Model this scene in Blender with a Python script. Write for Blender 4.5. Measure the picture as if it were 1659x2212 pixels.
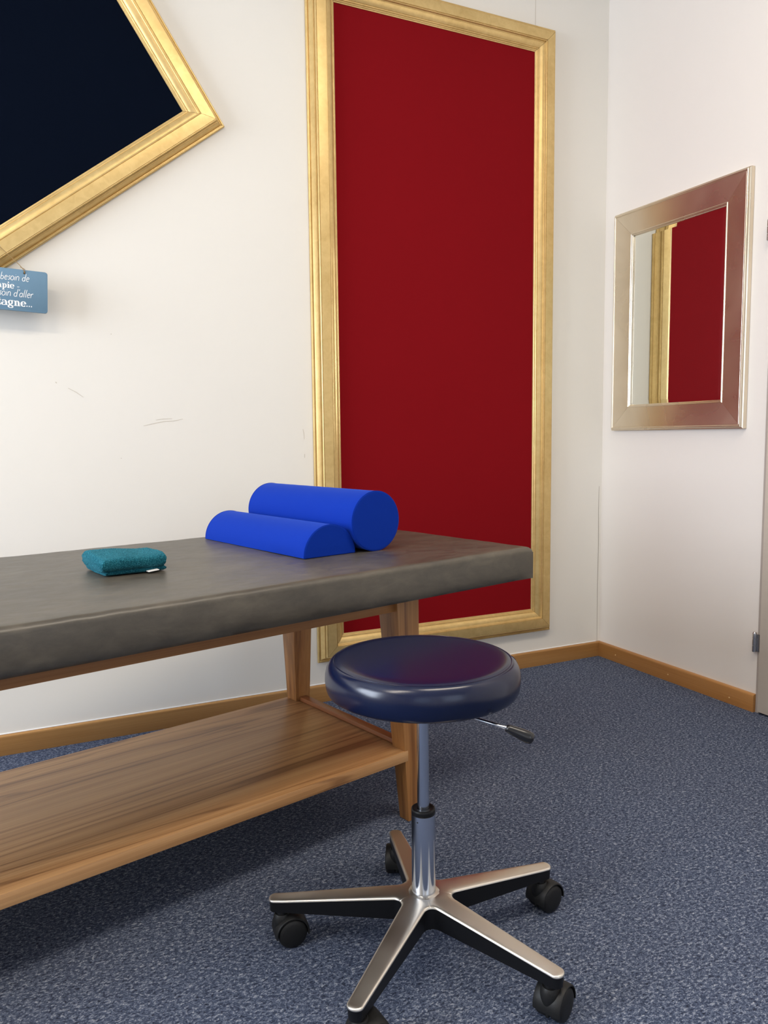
import bpy, bmesh, math, random
from mathutils import Vector, Matrix, noise
random.seed(7)
for o in list(bpy.data.objects): bpy.data.objects.remove(o)
S = bpy.context.scene
COL = S.collection
PI = math.pi

# ------------------------------------------------------------------ camera
F_PX = 1676.54
YAW, PITCH, ROLL = 0.445949, 0.098113, -0.011218
cam_d = bpy.data.cameras.new('camera'); cam = bpy.data.objects.new('camera', cam_d); COL.objects.link(cam)
cam_d.sensor_fit = 'VERTICAL'; cam_d.sensor_height = 36.0
cam_d.lens = 36.0 * F_PX / 2212.0
cam_d.clip_start = 0.05
fw = Vector((math.sin(YAW)*math.cos(PITCH), math.cos(YAW)*math.cos(PITCH), -math.sin(PITCH)))
rt = Vector((math.cos(YAW), -math.sin(YAW), 0)); up = rt.cross(fw)
r2 = math.cos(ROLL)*rt + math.sin(ROLL)*up
u2 = -math.sin(ROLL)*rt + math.cos(ROLL)*up
m = Matrix((r2, u2, -fw)).transposed().to_4x4()
m.translation = Vector((-2.21608, -2.526788, 0.94))
cam.matrix_world = m
S.camera = cam

# ------------------------------------------------------------------ exposure, world, lights
S.view_settings.view_transform = 'Standard'
S.view_settings.look = 'None'
S.view_settings.gamma = 1.0
S.view_settings.use_curve_mapping = False
S.view_settings.exposure = 0.24
wd = bpy.data.worlds.new('sky'); S.world = wd; wd.use_nodes = True
wd.node_tree.nodes['Background'].inputs[0].default_value = (0.62, 0.76, 1.0, 1)
wd.node_tree.nodes['Background'].inputs[1].default_value = 0.5

def area(name, loc, target, sx, sy, power, color):
    l = bpy.data.lights.new(name, 'AREA'); l.shape = 'RECTANGLE'; l.size = sx; l.size_y = sy
    l.energy = power; l.color = color
    o = bpy.data.objects.new(name, l); COL.objects.link(o); o.location = loc
    o.rotation_euler = (Vector(target)-Vector(loc)).to_track_quat('-Z', 'Y').to_euler()
    return o
WARM = (1.0, 0.88, 0.72); COOL = (0.80, 0.88, 1.0)
area('ceiling_lamp_light', (-3.5, -2.25, 2.93), (-3.5, -2.25, 0), 1.5, 0.22, 31, WARM)
area('ceiling_lamp_light', (-1.15, -2.0, 2.93), (-1.15, -2.0, 0), 1.5, 0.22, 26, WARM)
area('window_daylight', (-5.06, -1.2, 1.55), (0, -1.1, 0.7), 1.6, 1.5, 112, COOL)
area('window_daylight', (-1.2, -5.05, 1.55), (-1.2, 0, 1.2), 1.3, 1.5, 9, COOL)
area('window_daylight', (-3.6, -5.05, 1.55), (-3.6, 0, 1.2), 1.3, 1.5, 5, COOL)

# ------------------------------------------------------------------ helpers
def tag(o, label=None, cat=None, group=None, kind=None):
    if label: o['label'] = label
    if cat: o['category'] = cat
    if group: o['group'] = group
    if kind: o['kind'] = kind
    return o
def empty(name, loc=(0, 0, 0), rz=0, label=None, cat=None, rot=None):
    o = bpy.data.objects.new(name, None); COL.objects.link(o); o.location = loc
    o.rotation_euler = rot if rot else (0, 0, rz); o.empty_display_size = 0.05
    return tag(o, label, cat)
def link(name, bm, mats, parent=None, smooth=True, angle=40):
    me = bpy.data.meshes.new(name)
    bmesh.ops.recalc_face_normals(bm, faces=bm.faces)
    if smooth:
        lim = math.radians(angle)
        for f in bm.faces: f.smooth = True
        for e in bm.edges:
            if len(e.link_faces) == 2 and e.calc_face_angle(0) > lim: e.smooth = False
    bm.to_mesh(me); bm.free()
    for mt in (mats if isinstance(mats, (list, tuple)) else [mats]): me.materials.append(mt)
    o = bpy.data.objects.new(name, me); COL.objects.link(o)
    if parent: o.parent = parent
    return o
def box(bm, x0, x1, y0, y1, z0, z1, bev=0.0, seg=2, mat=0):
    g = bmesh.ops.create_cube(bm, size=1.0)
    vs = g['verts']
    for v in vs:
        v.co = Vector((x0 if v.co.x < 0 else x1, y0 if v.co.y < 0 else y1, z0 if v.co.z < 0 else z1))
    es = list({e for v in vs for e in v.link_edges})
    if bev > 0:
        r = bmesh.ops.bevel(bm, geom=es, offset=bev, segments=seg, profile=0.5, affect='EDGES')
    return vs
def hexa(bm, bot, top, bev=0.0):
    vb = [bm.verts.new(p) for p in bot]; vt = [bm.verts.new(p) for p in top]
    n = len(vb)
    fs = [bm.faces.new(vb[::-1]), bm.faces.new(vt)]
    for i in range(n): fs.append(bm.faces.new((vb[i], vb[(i+1) % n], vt[(i+1) % n], vt[i])))
    if bev > 0:
        es = list({e for f in fs for e in f.edges})
        bmesh.ops.bevel(bm, geom=es, offset=bev, segments=2, profile=0.5, affect='EDGES')
def lathe(bm, prof, seg=64, M=None, closed=False, mat=0):
    rings = []
    for r, z in prof:
        if r < 1e-6: rings.append([bm.verts.new((0, 0, z))])
        else: rings.append([bm.verts.new((r*math.cos(2*PI*i/seg), r*math.sin(2*PI*i/seg), z)) for i in range(seg)])
    for a, b in zip(rings[:-1], rings[1:]):
        for i in range(seg):
            j = (i+1) % seg
            if len(a) == 1 and len(b) == 1: continue
            if len(a) == 1: f = bm.faces.new((a[0], b[i], b[j]))
            elif len(b) == 1: f = bm.faces.new((a[i], a[j], b[0]))
            else: f = bm.faces.new((a[i], a[j], b[j], b[i]))
            f.material_index = mat
    if M is not None:
        bmesh.ops.transform(bm, matrix=M, verts=[v for r in rings for v in r])
def tube(bm, pts, rad, seg=10, cap=True):
    pts = [Vector(p) for p in pts]; rings = []
    rads = rad if isinstance(rad, (list, tuple)) else [rad]*len(pts)
    pn = None
    for i, p in enumerate(pts):
        t = (pts[min(i+1, len(pts)-1)] - pts[max(i-1, 0)]).normalized()
        if pn is None:
            a = Vector((0, 0, 1)) if abs(t.z) < .9 else Vector((1, 0, 0))
            pn = t.cross(a).normalized()
        pn = (pn - t*pn.dot(t)).normalized(); b = t.cross(pn)
        rings.append([bm.verts.new(p + rads[i]*(math.cos(2*PI*k/seg)*pn + math.sin(2*PI*k/seg)*b)) for k in range(seg)])
    for a, b in zip(rings[:-1], rings[1:]):
        for k in range(seg): bm.faces.new((a[k], a[(k+1) % seg], b[(k+1) % seg], b[k]))
    if cap: bm.faces.new(rings[0][::-1]); bm.faces.new(rings[-1])

# ------------------------------------------------------------------ materials
class NT:
    def __init__(s, name):
        s.m = bpy.data.materials.new(name); s.m.use_nodes = True
        s.t = s.m.node_tree; s.b = s.t.nodes['Principled BSDF']
        s.tc = s.n('ShaderNodeTexCoord')
    def n(s, typ, **kw):
        x = s.t.nodes.new(typ)
        for k, v in kw.items(): setattr(x, k, v)
        return x
    def l(s, a, b): s.t.links.new(a, b)
    def mapping(s, scale=(1, 1, 1), rot=(0, 0, 0), src=None):
        mp = s.n('ShaderNodeMapping'); mp.inputs['Scale'].default_value = scale; mp.inputs['Rotation'].default_value = rot
        s.l(src or s.tc.outputs['Object'], mp.inputs['Vector']); return mp.outputs[0]
    def noise(s, vec, scale, detail=4, rough=.5, dist=0):
        x = s.n('ShaderNodeTexNoise'); s.l(vec, x.inputs['Vector'])
        x.inputs['Scale'].default_value = scale; x.inputs['Detail'].default_value = detail
        x.inputs['Roughness'].default_value = rough; x.inputs['Distortion'].default_value = dist
        return x.outputs['Fac']
    def ramp(s, fac, stops):
        x = s.n('ShaderNodeValToRGB'); s.l(fac, x.inputs[0]); e = x.color_ramp.elements
        while len(e) < len(stops): e.new(.5)
        for i, (p, c) in enumerate(stops): e[i].position = p; e[i].color = (*c[:3], 1)
        return x.outputs[0]
    def mix(s, fac, a, b, mode='MIX'):
        x = s.n('ShaderNodeMix', data_type='RGBA', blend_type=mode)
        for inp, v in ((x.inputs[0], fac), (x.inputs[6], a), (x.inputs[7], b)):
            if hasattr(v, 'links') or hasattr(v, 'is_linked'): s.l(v, inp)
            elif isinstance(v, (int, float)): inp.default_value = v
            else: inp.default_value = (*v[:3], 1)
        return x.outputs[2]
    def bump(s, h, strength=.3, dist=.001, nrm=None):
        x = s.n('ShaderNodeBump'); x.inputs['Strength'].default_value = strength; x.inputs['Distance'].default_value = dist
        s.l(h, x.inputs['Height'])
        if nrm: s.l(nrm, x.inputs['Normal'])
        s.l(x.outputs[0], s.b.inputs['Normal']); return x.outputs[0]
    def set(s, **kw):
        for k, v in kw.items():
            i = s.b.inputs[k.replace('_', ' ')]
            if hasattr(v, 'is_linked'): s.l(v, i)
            elif isinstance(v, tuple): i.default_value = (*v[:3], 1)
            else: i.default_value = v
        return s.m
def srgb(r, g, b):
    f = lambda c: (c/255/12.92) if c/255 <= .04045 else ((c/255+.055)/1.055)**2.4
    return (f(r), f(g), f(b))

def mat_wall(name, c):
    t = NT(name); v = t.mapping()
    n1 = t.noise(v, 1.3, 3); n2 = t.noise(v, 90, 5, .6)
    col = t.mix(n1, tuple(x*.965 for x in c), c)
    t.bump(n2, .10, .0008)
    return t.set(Base_Color=col, Roughness=.55)
def mat_plain(name, c, rough=.5, metal=0.0, bumps=None, **kw):
    t = NT(name)
    v = t.mapping(); n = t.noise(v, 60, 3)
    col = t.mix(n, tuple(x*.93 for x in c), c)
    if bumps: t.bump(t.noise(v, bumps[0], 3), bumps[1], .0005)
    return t.set(Base_Color=col, Roughness=rough, Metallic=metal, **kw)
def mat_carpet():
    t = NT('heather_blue_loop_carpet')
    v0 = t.mapping((1, 1, 1), (0, 0, .10))
    mp = t.mapping((1.0, 1.6, 1.0), (0, 0, .10))
    a = t.noise(mp, 130, 2, .55, .6)
    b = t.noise(mp, 330, 2, .5, .3)
    big = t.noise(v0, 2.5, 3)
    s = t.n('ShaderNodeMath', operation='MULTIPLY_ADD'); t.l(b, s.inputs[0]); s.inputs[1].default_value = .42
    s2 = t.n('ShaderNodeMath', operation='MULTIPLY'); t.l(a, s2.inputs[0]); s2.inputs[1].default_value = .58
    t.l(s2.outputs[0], s.inputs[2])
    c = t.ramp(s.outputs[0], [(.34, srgb(22, 30, 48)), (.46, srgb(60, 71, 95)), (.54, srgb(88, 99, 122)), (.66, srgb(166, 172, 184))])
    c2 = t.mix(big, c, t.mix(.10, c, srgb(120, 112, 110)))
    t.bump(s.outputs[0], .9, .004)
    return t.set(Base_Color=c2, Roughness=.95, Specular_IOR_Level=.15)
def mat_wood(name, axis, light, mid, dark, rings=9.0, rough=.42, off=0.0, fine=1.0):
    t = NT(name)
    sc = {'x': (.55, 9, 9), 'y': (9, .55, 9), 'z': (9, 9, .55)}[axis]
    mp = t.n('ShaderNodeMapping'); t.l(t.tc.outputs['Object'], mp.inputs[0])
    mp.inputs['Scale'].default_value = sc; mp.inputs['Location'].default_value = (off, off*.7, off*1.3)
    v = mp.outputs[0]
    broad = t.noise(v, .75, 3, .5, .5)
    w = t.n('ShaderNodeMath', operation='MULTIPLY'); t.l(broad, w.inputs[0]); w.inputs[1].default_value = rings
    fr = t.n('ShaderNodeMath', operation='PINGPONG'); t.l(w.outputs[0], fr.inputs[0]); fr.inputs[1].default_value = 1.0
    sc2 = {'x': (2, 160, 160), 'y': (160, 2, 160), 'z': (160, 160, 2)}[axis]
    v2 = t.mapping(sc2); fib = t.noise(v2, 1.6*fine, 4, .6)
    sc3 = {'x': (1.2, 26, 26), 'y': (26, 1.2, 26), 'z': (26, 26, 1.2)}[axis]
    v3 = t.mapping(sc3); band = t.noise(v3, 1.0, 3, .5)
    c = t.ramp(fr.outputs[0], [(0.0, light), (.5, mid), (.80, mid), (.94, dark), (1.0, dark)])
    c = t.mix(.30, c, t.ramp(band, [(.3, dark), (.5, mid), (.7, light)]))
    c = t.mix(.22, c, t.ramp(fib, [(.35, dark), (.62, light)]))
    t.bump(fib, .12, .0006)
    return t.set(Base_Color=c, Roughness=rough)
def mat_leather():
    t = NT('mottled_grey_brown_leather')
    v = t.mapping((.6, 1, 1.6)); vv = t.mapping((.45, 1, 1))
    a = t.noise(v, 11, 7, .66, .7); b = t.noise(vv, 48, 5, .7, .5); g = t.noise(t.mapping(), 420, 3, .6)
    c = t.ramp(a, [(.30, srgb(58, 53, 46)), (.5, srgb(72, 66, 57)), (.70, srgb(92, 85, 73))])
    c = t.mix(.35, c, t.ramp(b, [(.35, srgb(60, 55, 48)), (.65, srgb(96, 89, 77))]))
    r = t.ramp(b, [(.3, (.36, .36, .36)), (.7, (.47, .47, .47))])
    n1 = t.bump(g, .12, .0005)
    t.bump(b, .05, .002, n1)
    return t.set(Base_Color=c, Roughness=r, Specular_IOR_Level=.7)
def mat_gold():
    t = NT('worn_gold_leaf_paint')
    v = t.mapping()
    a = t.noise(v, 7, 4, .6, .3); b = t.noise(v, 45, 5, .6, .6)
    c = t.ramp(a, [(.3, srgb(206, 174, 112)), (.7, srgb(224, 194, 132))])
    c = t.mix(.22, c, t.ramp(b, [(.3, srgb(176, 142, 84)), (.65, srgb(232, 204, 144))]))
    t.bump(b, .03, .001)
    return t.set(Base_Color=c, Roughness=.36, Metallic=.62)
def mat_champagne():
    t = NT('brushed_champagne_silver_leaf')
    v = t.mapping()
    a = t.noise(v, 4, 3, .5, .6)
    c = t.ramp(a, [(.3, srgb(214, 200, 178)), (.7, srgb(228, 216, 196))])
    r = t.ramp(a, [(.3, (.25, .25, .25)), (.7, (.31, .31, .31))])
    return t.set(Base_Color=c, Roughness=r, Metallic=.93)
def mat_felt(name, c, sheen=.3, tint=None, rough=.9):
    t = NT(name); v = t.mapping()
    a = t.noise(v, 900, 2); b = t.noise(v, 3, 3)
    c1 = t.mix(b, tuple(x*.93 for x in c), c)
    t.bump(a, .25, .0006)
    return t.set(Base_Color=c1, Roughness=rough, Sheen_Weight=sheen, Sheen_Roughness=.5, Sheen_Tint=(tint or c), Specular_IOR_Level=.06)
def mat_vinyl():
    t = NT('navy_vinyl'); v = t.mapping()
    g = t.noise(v, 600, 3, .6); b = t.noise(v, 5, 3, .5, .5)
    c = t.mix(b, srgb(5, 16, 46), srgb(9, 21, 54))
    t.bump(g, .06, .0003)
    return t.set(Base_Color=c, Roughness=.23, Specular_IOR_Level=.5)
def mat_brushed(name, c, r0, r1, sc=(1, 1, 1)):
    t = NT(name); v = t.mapping(sc); n = t.noise(v, 12, 3, .5)
    r = t.ramp(n, [(.3, (r0,)*3), (.7, (r1,)*3)])
    cc = t.mix(n, tuple(x*.96 for x in c), c)
    return t.set(Base_Color=cc, Roughness=r, Metallic=1.0)

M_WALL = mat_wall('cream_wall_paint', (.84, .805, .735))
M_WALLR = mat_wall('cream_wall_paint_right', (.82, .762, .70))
M_CEIL = mat_wall('white_ceiling_paint', (.85, .84, .81))
M_CARPET = mat_carpet()
M_BEECH = mat_wood('beech_skirting_wood', 'x', srgb(190, 144, 88), srgb(174, 126, 70), srgb(146, 98, 48), 5, .45)
M_BEECHY = mat_wood('beech_skirting_wood_side', 'y', srgb(186, 136, 80), srgb(168, 116, 60), srgb(140, 90, 42), 5, .45)
WL, WM, WDK = srgb(196, 150, 102), srgb(172, 124, 78), srgb(118, 76, 42)
M_SHELF = mat_wood('elm_wood_shelf', 'x', srgb(206, 160, 110), srgb(184, 136, 88), WDK, 17, .40, 3.1)
M_RAIL = mat_wood('elm_wood_rail', 'x', srgb(176, 124, 74), srgb(150, 100, 56), srgb(100, 60, 30), 8, .42, 7.7)
M_CROSS = mat_wood('elm_wood_cross_rail', 'y', srgb(170, 108, 66), srgb(146, 88, 50), srgb(108, 62, 34), 6, .42, 1.7)
M_LEG = mat_wood('elm_wood_leg', 'z', srgb(196, 144, 88), srgb(172, 118, 66), srgb(116, 70, 34), 10, .42, 5.2)
M_LEATHER = mat_leather()
M_GOLD = mat_gold()
M_CHAMP = mat_champagne()
M_RED = mat_felt('red_felt', srgb(131, 15, 23), .08, srgb(180, 60, 60))
M_NAVY = mat_felt('black_blue_felt', srgb(3, 10, 25), .0, srgb(30, 40, 70))
M_BOLSTER = mat_felt('royal_blue_cover', srgb(6, 46, 152), .4, srgb(80, 115, 215), .7)
M_VINYL = mat_vinyl()
M_ALU = mat_brushed('polished_aluminium', (.74, .70, .64), .30, .38)
M_CHROME = mat_brushed('satin_chrome', (.62, .66, .74), .14, .19)
M_STEEL = mat_brushed('hinge_steel', (.55, .55, .56), .22, .30)
M_BLACK = mat_plain('black_plastic', (.006, .006, .007), .42, 0, (300, .2), Specular_IOR_Level=.3)
M_CBLACK = mat_plain('black_caster_plastic', (.010, .010, .010), .5, 0, (500, .3), Specular_IOR_Level=.35)
M_GLOSSB = mat_plain('glossy_black_grip', (.012, .012, .014), .22)
M_DOOR = mat_plain('warm_grey_door_paint', srgb(205, 193, 178), .45)
M_DOORF = mat_plain('grey_door_frame_paint', srgb(178, 166, 156), .45)
M_GAP_SHADE = mat_plain('painted_gap_shade', (.02, .018, .016), .9)  # shade of the door gap, put into the colour
M_WHITE = mat_plain('white_cotton', (.82, .82, .80), .8)
M_SIGN = mat_plain('slate_blue_sign_paint', srgb(104, 140, 166), .6, 0, (180, .25))
M_SIGNW = mat_plain('white_sign_lettering', srgb(238, 240, 240), .6)
M_STRING = mat_plain('jute_string', srgb(150, 120, 76), .9)
M_HOLE = mat_plain('drilled_hole', srgb(30, 28, 30), .8)
M_SCUFF = mat_plain('wall_scuff', srgb(208, 200, 186), .7)
M_CAULK = mat_plain('white_caulk', (.86, .86, .86), .5)
M_NAIL = mat_plain('pale_nail_head', srgb(226, 192, 140), .4)
def mat_mirror():
    t = NT('mirror_glass'); n = t.noise(t.mapping(), 2, 1)
    c = t.mix(n, (.86, .89, .86), (.88, .90, .87))
    return t.set(Base_Color=c, Roughness=.015, Metallic=1.0)
M_MIRROR = mat_mirror()
def mat_terry():
    t = NT('teal_terry_cotton'); v = t.mapping()
    a = t.noise(v, 420, 3, .6); b = t.noise(v, 25, 3)
    c = t.ramp(a, [(.32, srgb(6, 48, 62)), (.5, srgb(18, 84, 100)), (.68, srgb(62, 134, 148))])
    c = t.mix(.2, c, t.ramp(b, [(.3, srgb(10, 66, 82)), (.7, srgb(34, 106, 120))]))
    t.bump(a, .8, .003)
    return t.set(Base_Color=c, Roughness=.95, Sheen_Weight=.5, Sheen_Tint=srgb(90, 160, 175), Specular_IOR_Level=.1)
M_TERRY = mat_terry()

# ------------------------------------------------------------------ room shell
RX0, RY0, RZ = -5.0, -5.0, 3.0
def slab(name, x0, x1, y0, y1, z0, z1, m):
    bm = bmesh.new(); box(bm, x0, x1, y0, y1, z0, z1)
    return tag(link(name, bm, m, smooth=False), kind='structure')
slab('floor', RX0-.1, .1, RY0-.1, .1, -.1, 0, M_CARPET)
slab('ceiling', RX0-.1, .1, RY0-.1, .1, RZ, RZ+.1, M_CEIL)
wall_back = slab('wall_back', RX0-.1, .1, 0, .1, 0, RZ, M_WALL)
DY0, DY1, DZ = -1.70, -.777, 2.06      # door opening in the right wall
bm = bmesh.new()
box(bm, 0, .1, DY1, 0, 0, RZ); box(bm, 0, .1, RY0, DY0, 0, RZ); box(bm, 0, .1, DY0, DY1, DZ, RZ)
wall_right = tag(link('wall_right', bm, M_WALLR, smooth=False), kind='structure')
bm = bmesh.new()    # left wall with its window
box(bm, RX0-.1, RX0, RY0, 0, 0, .75); box(bm, RX0-.1, RX0, RY0, 0, 2.35, RZ)
for a, b in ((RY0, -2.05), (-.35, 0)): box(bm, RX0-.1, RX0, a, b, .75, 2.35)
tag(link('wall_left', bm, M_WALL, smooth=False), kind='structure')
bm = bmesh.new()    # wall behind the camera, with two windows
wins = [(-4.3, -2.9), (-1.9, -.5)]
box(bm, RX0, 0, RY0-.1, RY0, 0, .75); box(bm, RX0, 0, RY0-.1, RY0, 2.35, RZ)
for a, b in ((RX0, -4.3), (-2.9, -1.9), (-.5, 0)): box(bm, a, b, RY0-.1, RY0, .75, 2.35)
tag(link('wall_front', bm, M_WALL, smooth=False), kind='structure')
M_GLASSF = mat_plain('white_window_frame', (.8, .8, .8), .4)
for i, (a, b) in enumerate(wins):
    bm = bmesh.new()
    for x0, x1, z0, z1 in ((a, b, .75, .81), (a, b, 2.29, 2.35), (a, a+.06, .81, 2.29), (b-.06, b, .81, 2.29), ((a+b)/2-.03, (a+b)/2+.03, .81, 2.29)):
        box(bm, x0, x1, RY0-.045, RY0-.005, z0, z1)
    tag(link('window_%d' % (i+1), bm, M_GLASSF, smooth=False), kind='structure')

bm = bmesh.new()
for y0, y1, z0, z1 in ((-2.05, -.35, .75, .81), (-2.05, -.35, 2.29, 2.35), (-2.05, -1.99, .81, 2.29), (-.41, -.35, .81, 2.29), (-1.23, -1.17, .81, 2.29)):
    box(bm, RX0-.045, RX0-.005, y0, y1, z0, z1)
tag(link('window_3', bm, M_GLASSF, smooth=False), kind='structure')

def skirting(name, L, m, axis):
    # cross-section (out, z), rounded front top edge
    prof = [(0, 0), (.0135, 0), (.0135, .054), (.0125, .0578), (.0095, .0600), (.006, .0608), (0, .0612)]
    bm = bmesh.new()
    ends = []
    for s in (0, 1):
        row = []
        for o, z in prof:
            if axis == 'x': row.append(bm.verts.new((RX0 if s == 0 else -o, -o, z)))
            else: row.append(bm.verts.new((-o, -o if s == 0 else DY1+.001, z)))
        ends.append(row)
    n = len(prof)
    for i in range(n): bm.faces.new((ends[0][i], ends[0][(i+1) % n], ends[1][(i+1) % n], ends[1][i]))
    bm.faces.new(ends[0]); bm.faces.new(ends[1][::-1])
    return tag(link(name, bm, m, smooth=True, angle=50), kind='structure')
bb_back = skirting('baseboard_back', 0, M_BEECH, 'x')
bb_right = skirting('baseboard_right', 0, M_BEECHY, 'y')
for y, z in ((-.1153, .029), (-.680, .022), (-.4, .026)):
    bm = bmesh.new(); lathe(bm, [(0, .0007), (.0022, .0005), (.0030, -.0005)], 12, Matrix.Translation((-.0136, y, z)) @ Matrix.Rotation(-PI/2, 4, 'Y'))
    link('nail_head', bm, M_NAIL, bb_right)
# white caulk line where the back skirting meets the wall
bm = bmesh.new(); tube(bm, [(RX0, -.0012, .0625), (-1.4, -.0012, .0625), (-.02, -.0008, .062)], .0022, 6)
link('caulk_line', bm, M_CAULK, wall_back)
# seam, crack and scuffs of the painted wall
def scuff(pts, w, par, name='scuff', m=None):
    bm = bmesh.new(); P = [Vector((p[0], 0, p[1])) for p in pts]
    L = []
    for i, p in enumerate(P):
        t = (P[min(i+1, len(P)-1)]-P[max(i-1, 0)]).normalized(); nn = Vector((-t.z, 0, t.x))
        ww = w*(.35 + .65*math.sin(PI*(i+.5)/len(P)))
        L.append((bm.verts.new(p+nn*ww+Vector((0, -.0004, 0))), bm.verts.new(p-nn*ww+Vector((0, -.0004, 0)))))
    for a, b in zip(L[:-1], L[1:]): bm.faces.new((a[0], b[0], b[1], a[1]))
    return link(name, bm, m or M_SCUFF, par, smooth=False)
scuff([(-1.8383, .9786), (-1.81, .985), (-1.776, .992), (-1.745, .9935), (-1.716, 1.0001)], .0011, wall_back)
scuff([(-1.80, .997), (-1.776, 1.0), (-1.75, 1.001)], .0009, wall_back)
scuff([(-2.052, 1.092), (-2.03, 1.08), (-2.0105, 1.0656)], .0009, wall_back)
scuff([(-2.0858, 1.1098), (-2.083, 1.106)], .0016, wall_back)
scuff([(-1.9225, 1.2585), (-1.9225, 1.2555)], .0015, wall_back)
scuff([(-1.9089, .8801), (-1.9089, .8781)], .0015, wall_back)
scuff([(-1.312, .965), (-1.3094, .9525), (-1.308, .93)], .0010, wall_back)
scuff([(-1.3079, .880), (-1.3079, .868)], .0011, wall_back)
scuff([(-1.354, .2163), (-1.340, .2147), (-1.3278, .213), (-1.300, .2105)], .0009, wall_back, 'plaster_seam')
scuff([(-.3544, 2.75), (-.3544, 2.48), (-.354, 2.44)], .0010, wall_back, 'plaster_seam')
M_CRACK = mat_plain('corner_crack', srgb(150, 140, 128), .8)
scuff([(-.0115, .06), (-.013, .3), (-.0115, .5), (-.014, .62), (-.0125, .72)], .0011, wall_back, 'crack', M_CRACK)

# door in the right wall: grey frame strip, leaf standing proud, two hinges
door = empty('door_1', (0, (DY0+DY1)/2, 0)); tag(door, kind='structure')
cy = (DY0+DY1)/2
bm = bmesh.new()
box(bm, -.003, .1, DY1-.013-cy, DY1-cy, 0, DZ); box(bm, -.003, .1, DY0-cy, DY0+.013-cy, 0, DZ); box(bm, -.003, .1, DY0-cy, DY1-cy, DZ-.013, DZ)
link('door_frame', bm, M_DOORF, door, smooth=False)
bm = bmesh.new(); box(bm, -.012, .03, DY0+.016-cy, DY1-.0135-cy, .007, DZ-.016, .0015, 2)
link('door_leaf', bm, M_DOOR, door)
bm = bmesh.new(); box(bm, .032, .09, DY0+.014-cy, DY1-.014-cy, .0005, .02)  # near-black block stands in for the shade under the leaf
link('threshold_gap_shade', bm, M_GAP_SHADE, door, smooth=False)
for hz in (.2409, 1.575):
    bm = bmesh.new(); r = .0068; h = .066
    prof = [(0, -h/2), (r*.8, -h/2), (r, -h/2+.001)]
    for k in (1, 2):
        zc = -h/2 + k*h/3
        prof += [(r, zc-.0012), (r*.78, zc-.0008), (r*.78, zc+.0008), (r, zc+.0012)]
    prof += [(r, h/2-.004), (r*.92, h/2-.001), (r*.6, h/2+.0018), (0, h/2+.003)]
    lathe(bm, prof, 24, Matrix.Translation((-.014, DY1+.004-cy, hz)))
    box(bm, -.012, -.008, DY1-.012-cy, DY1+.003-cy, hz-h/2+.003, hz+h/2-.005)
    link('hinge', bm, M_STEEL, door, angle=35)

# ------------------------------------------------------------------ moulded frames
def inset_poly(c, t):
    # c: polygon corners (2D, counter-clockwise); inset by t
    n = len(c); out = []
    for i in range(n):
        p, q, r = Vector(c[i-1]), Vector(c[i]), Vector(c[(i+1) % n])
        d1 = (q-p).normalized(); d2 = (r-q).normalized()
        n1 = Vector((-d1.y, d1.x)); n2 = Vector((-d2.y, d2.x))
        out.append(q + (n1+n2)*t/(1+n1.dot(n2)))
    return out
def frame_rails(corners, prof, toworld, m, parent, gap=.0005, names='frame_rail'):
    # prof: (t from OUTER edge inwards, h above wall)
    n = len(corners); loops = [inset_poly(corners, t) for t, h in prof]
    for i in range(n):
        j = (i+1) % n
        bm = bmesh.new(); A = []; B = []
        for (t, h), lp in zip(prof, loops):
            a, b = lp[i], lp[j]; d = (b-a).normalized()
            A.append(bm.verts.new(toworld(a + d*gap, h))); B.append(bm.verts.new(toworld(b - d*gap, h)))
        k = len(prof)
        for s in range(k): bm.faces.new((A[s], A[(s+1) % k], B[(s+1) % k], B[s]))
        bm.faces.new(A[::-1]); bm.faces.new(B)
        link(names, bm, m, parent, smooth=True, angle=22)
MW = .0975
def wave(t0, t1, h0, h1, n, f): return [(t0+(t1-t0)*k/n, h0+(h1-h0)*f(k/n)) for k in range(1, n+1)]
# outer edge -> inner edge: outer flank, broad flat on top, inner flank
PROF = [(0, 0), (0, .0055), (.0010, .0074), (.0030, .0088), (.0050, .0088), (.0062, .0078), (.0066, .0060), (.0082, .0058)]
PROF += wave(.0082, .0185, .0058, .0235, 5, lambda s: .75*s+.25*s*s)
PROF += [(.0187, .0262), (.0192, .0272), (.0204, .0270), (.0208, .0248), (.0216, .0250), (.0220, .0330), (.0228, .0362), (.0242, .0380), (.0254, .0378), (.0259, .0362), (.0266, .0362), (.0268, .0392)]
PROF += wave(.0268, .0595, .0392, .0398, 4, lambda s: s+.6*math.sin(PI*s))
PROF += [(.0597, .0368), (.0606, .0364), (.0612, .0376), (.0626, .0382), (.0640, .0374), (.0648, .0350), (.0650, .0318), (.0662, .0308), (.0672, .0306), (.0674, .0290)]
PROF += wave(.0674, .0850, .0290, .0205, 4, lambda s: s-.25*math.sin(PI*s))
PROF += [(.0852, .0182), (.0862, .0178), (.0872, .0186), (.0886, .0184), (.0896, .0170), (.0898, .0148), (.0912, .0142), (.0925, .0146), (.0940, .0138), (.0950, .0120), (.0975, .0112), (.0975, 0)]
def picture(name, corners, canvas_mat, label, cat='picture'):
    cx = sum(c[0] for c in corners)/4; cz = min(c[1] for c in corners)
    root = empty(name, (cx, 0, cz), label=label, cat=cat)
    tw = lambda p, h: Vector((p.x-cx, -.0015-h, p.y-cz))
    frame_rails(corners, PROF, tw, M_GOLD, root)
    lp = inset_poly(corners, MW-.004)
    bm = bmesh.new()
    fr = [bm.verts.new(tw(p, .0085)) for p in lp]; bk = [bm.verts.new(tw(p, .001)) for p in lp]
    bm.faces.new(fr); bm.faces.new(bk[::-1])
    for i in range(4): bm.faces.new((fr[i], fr[(i+1) % 4], bk[(i+1) % 4], bk[i]))
    link('felt_panel', bm, canvas_mat, root, smooth=False)
    return root, (cx, cz)
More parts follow.
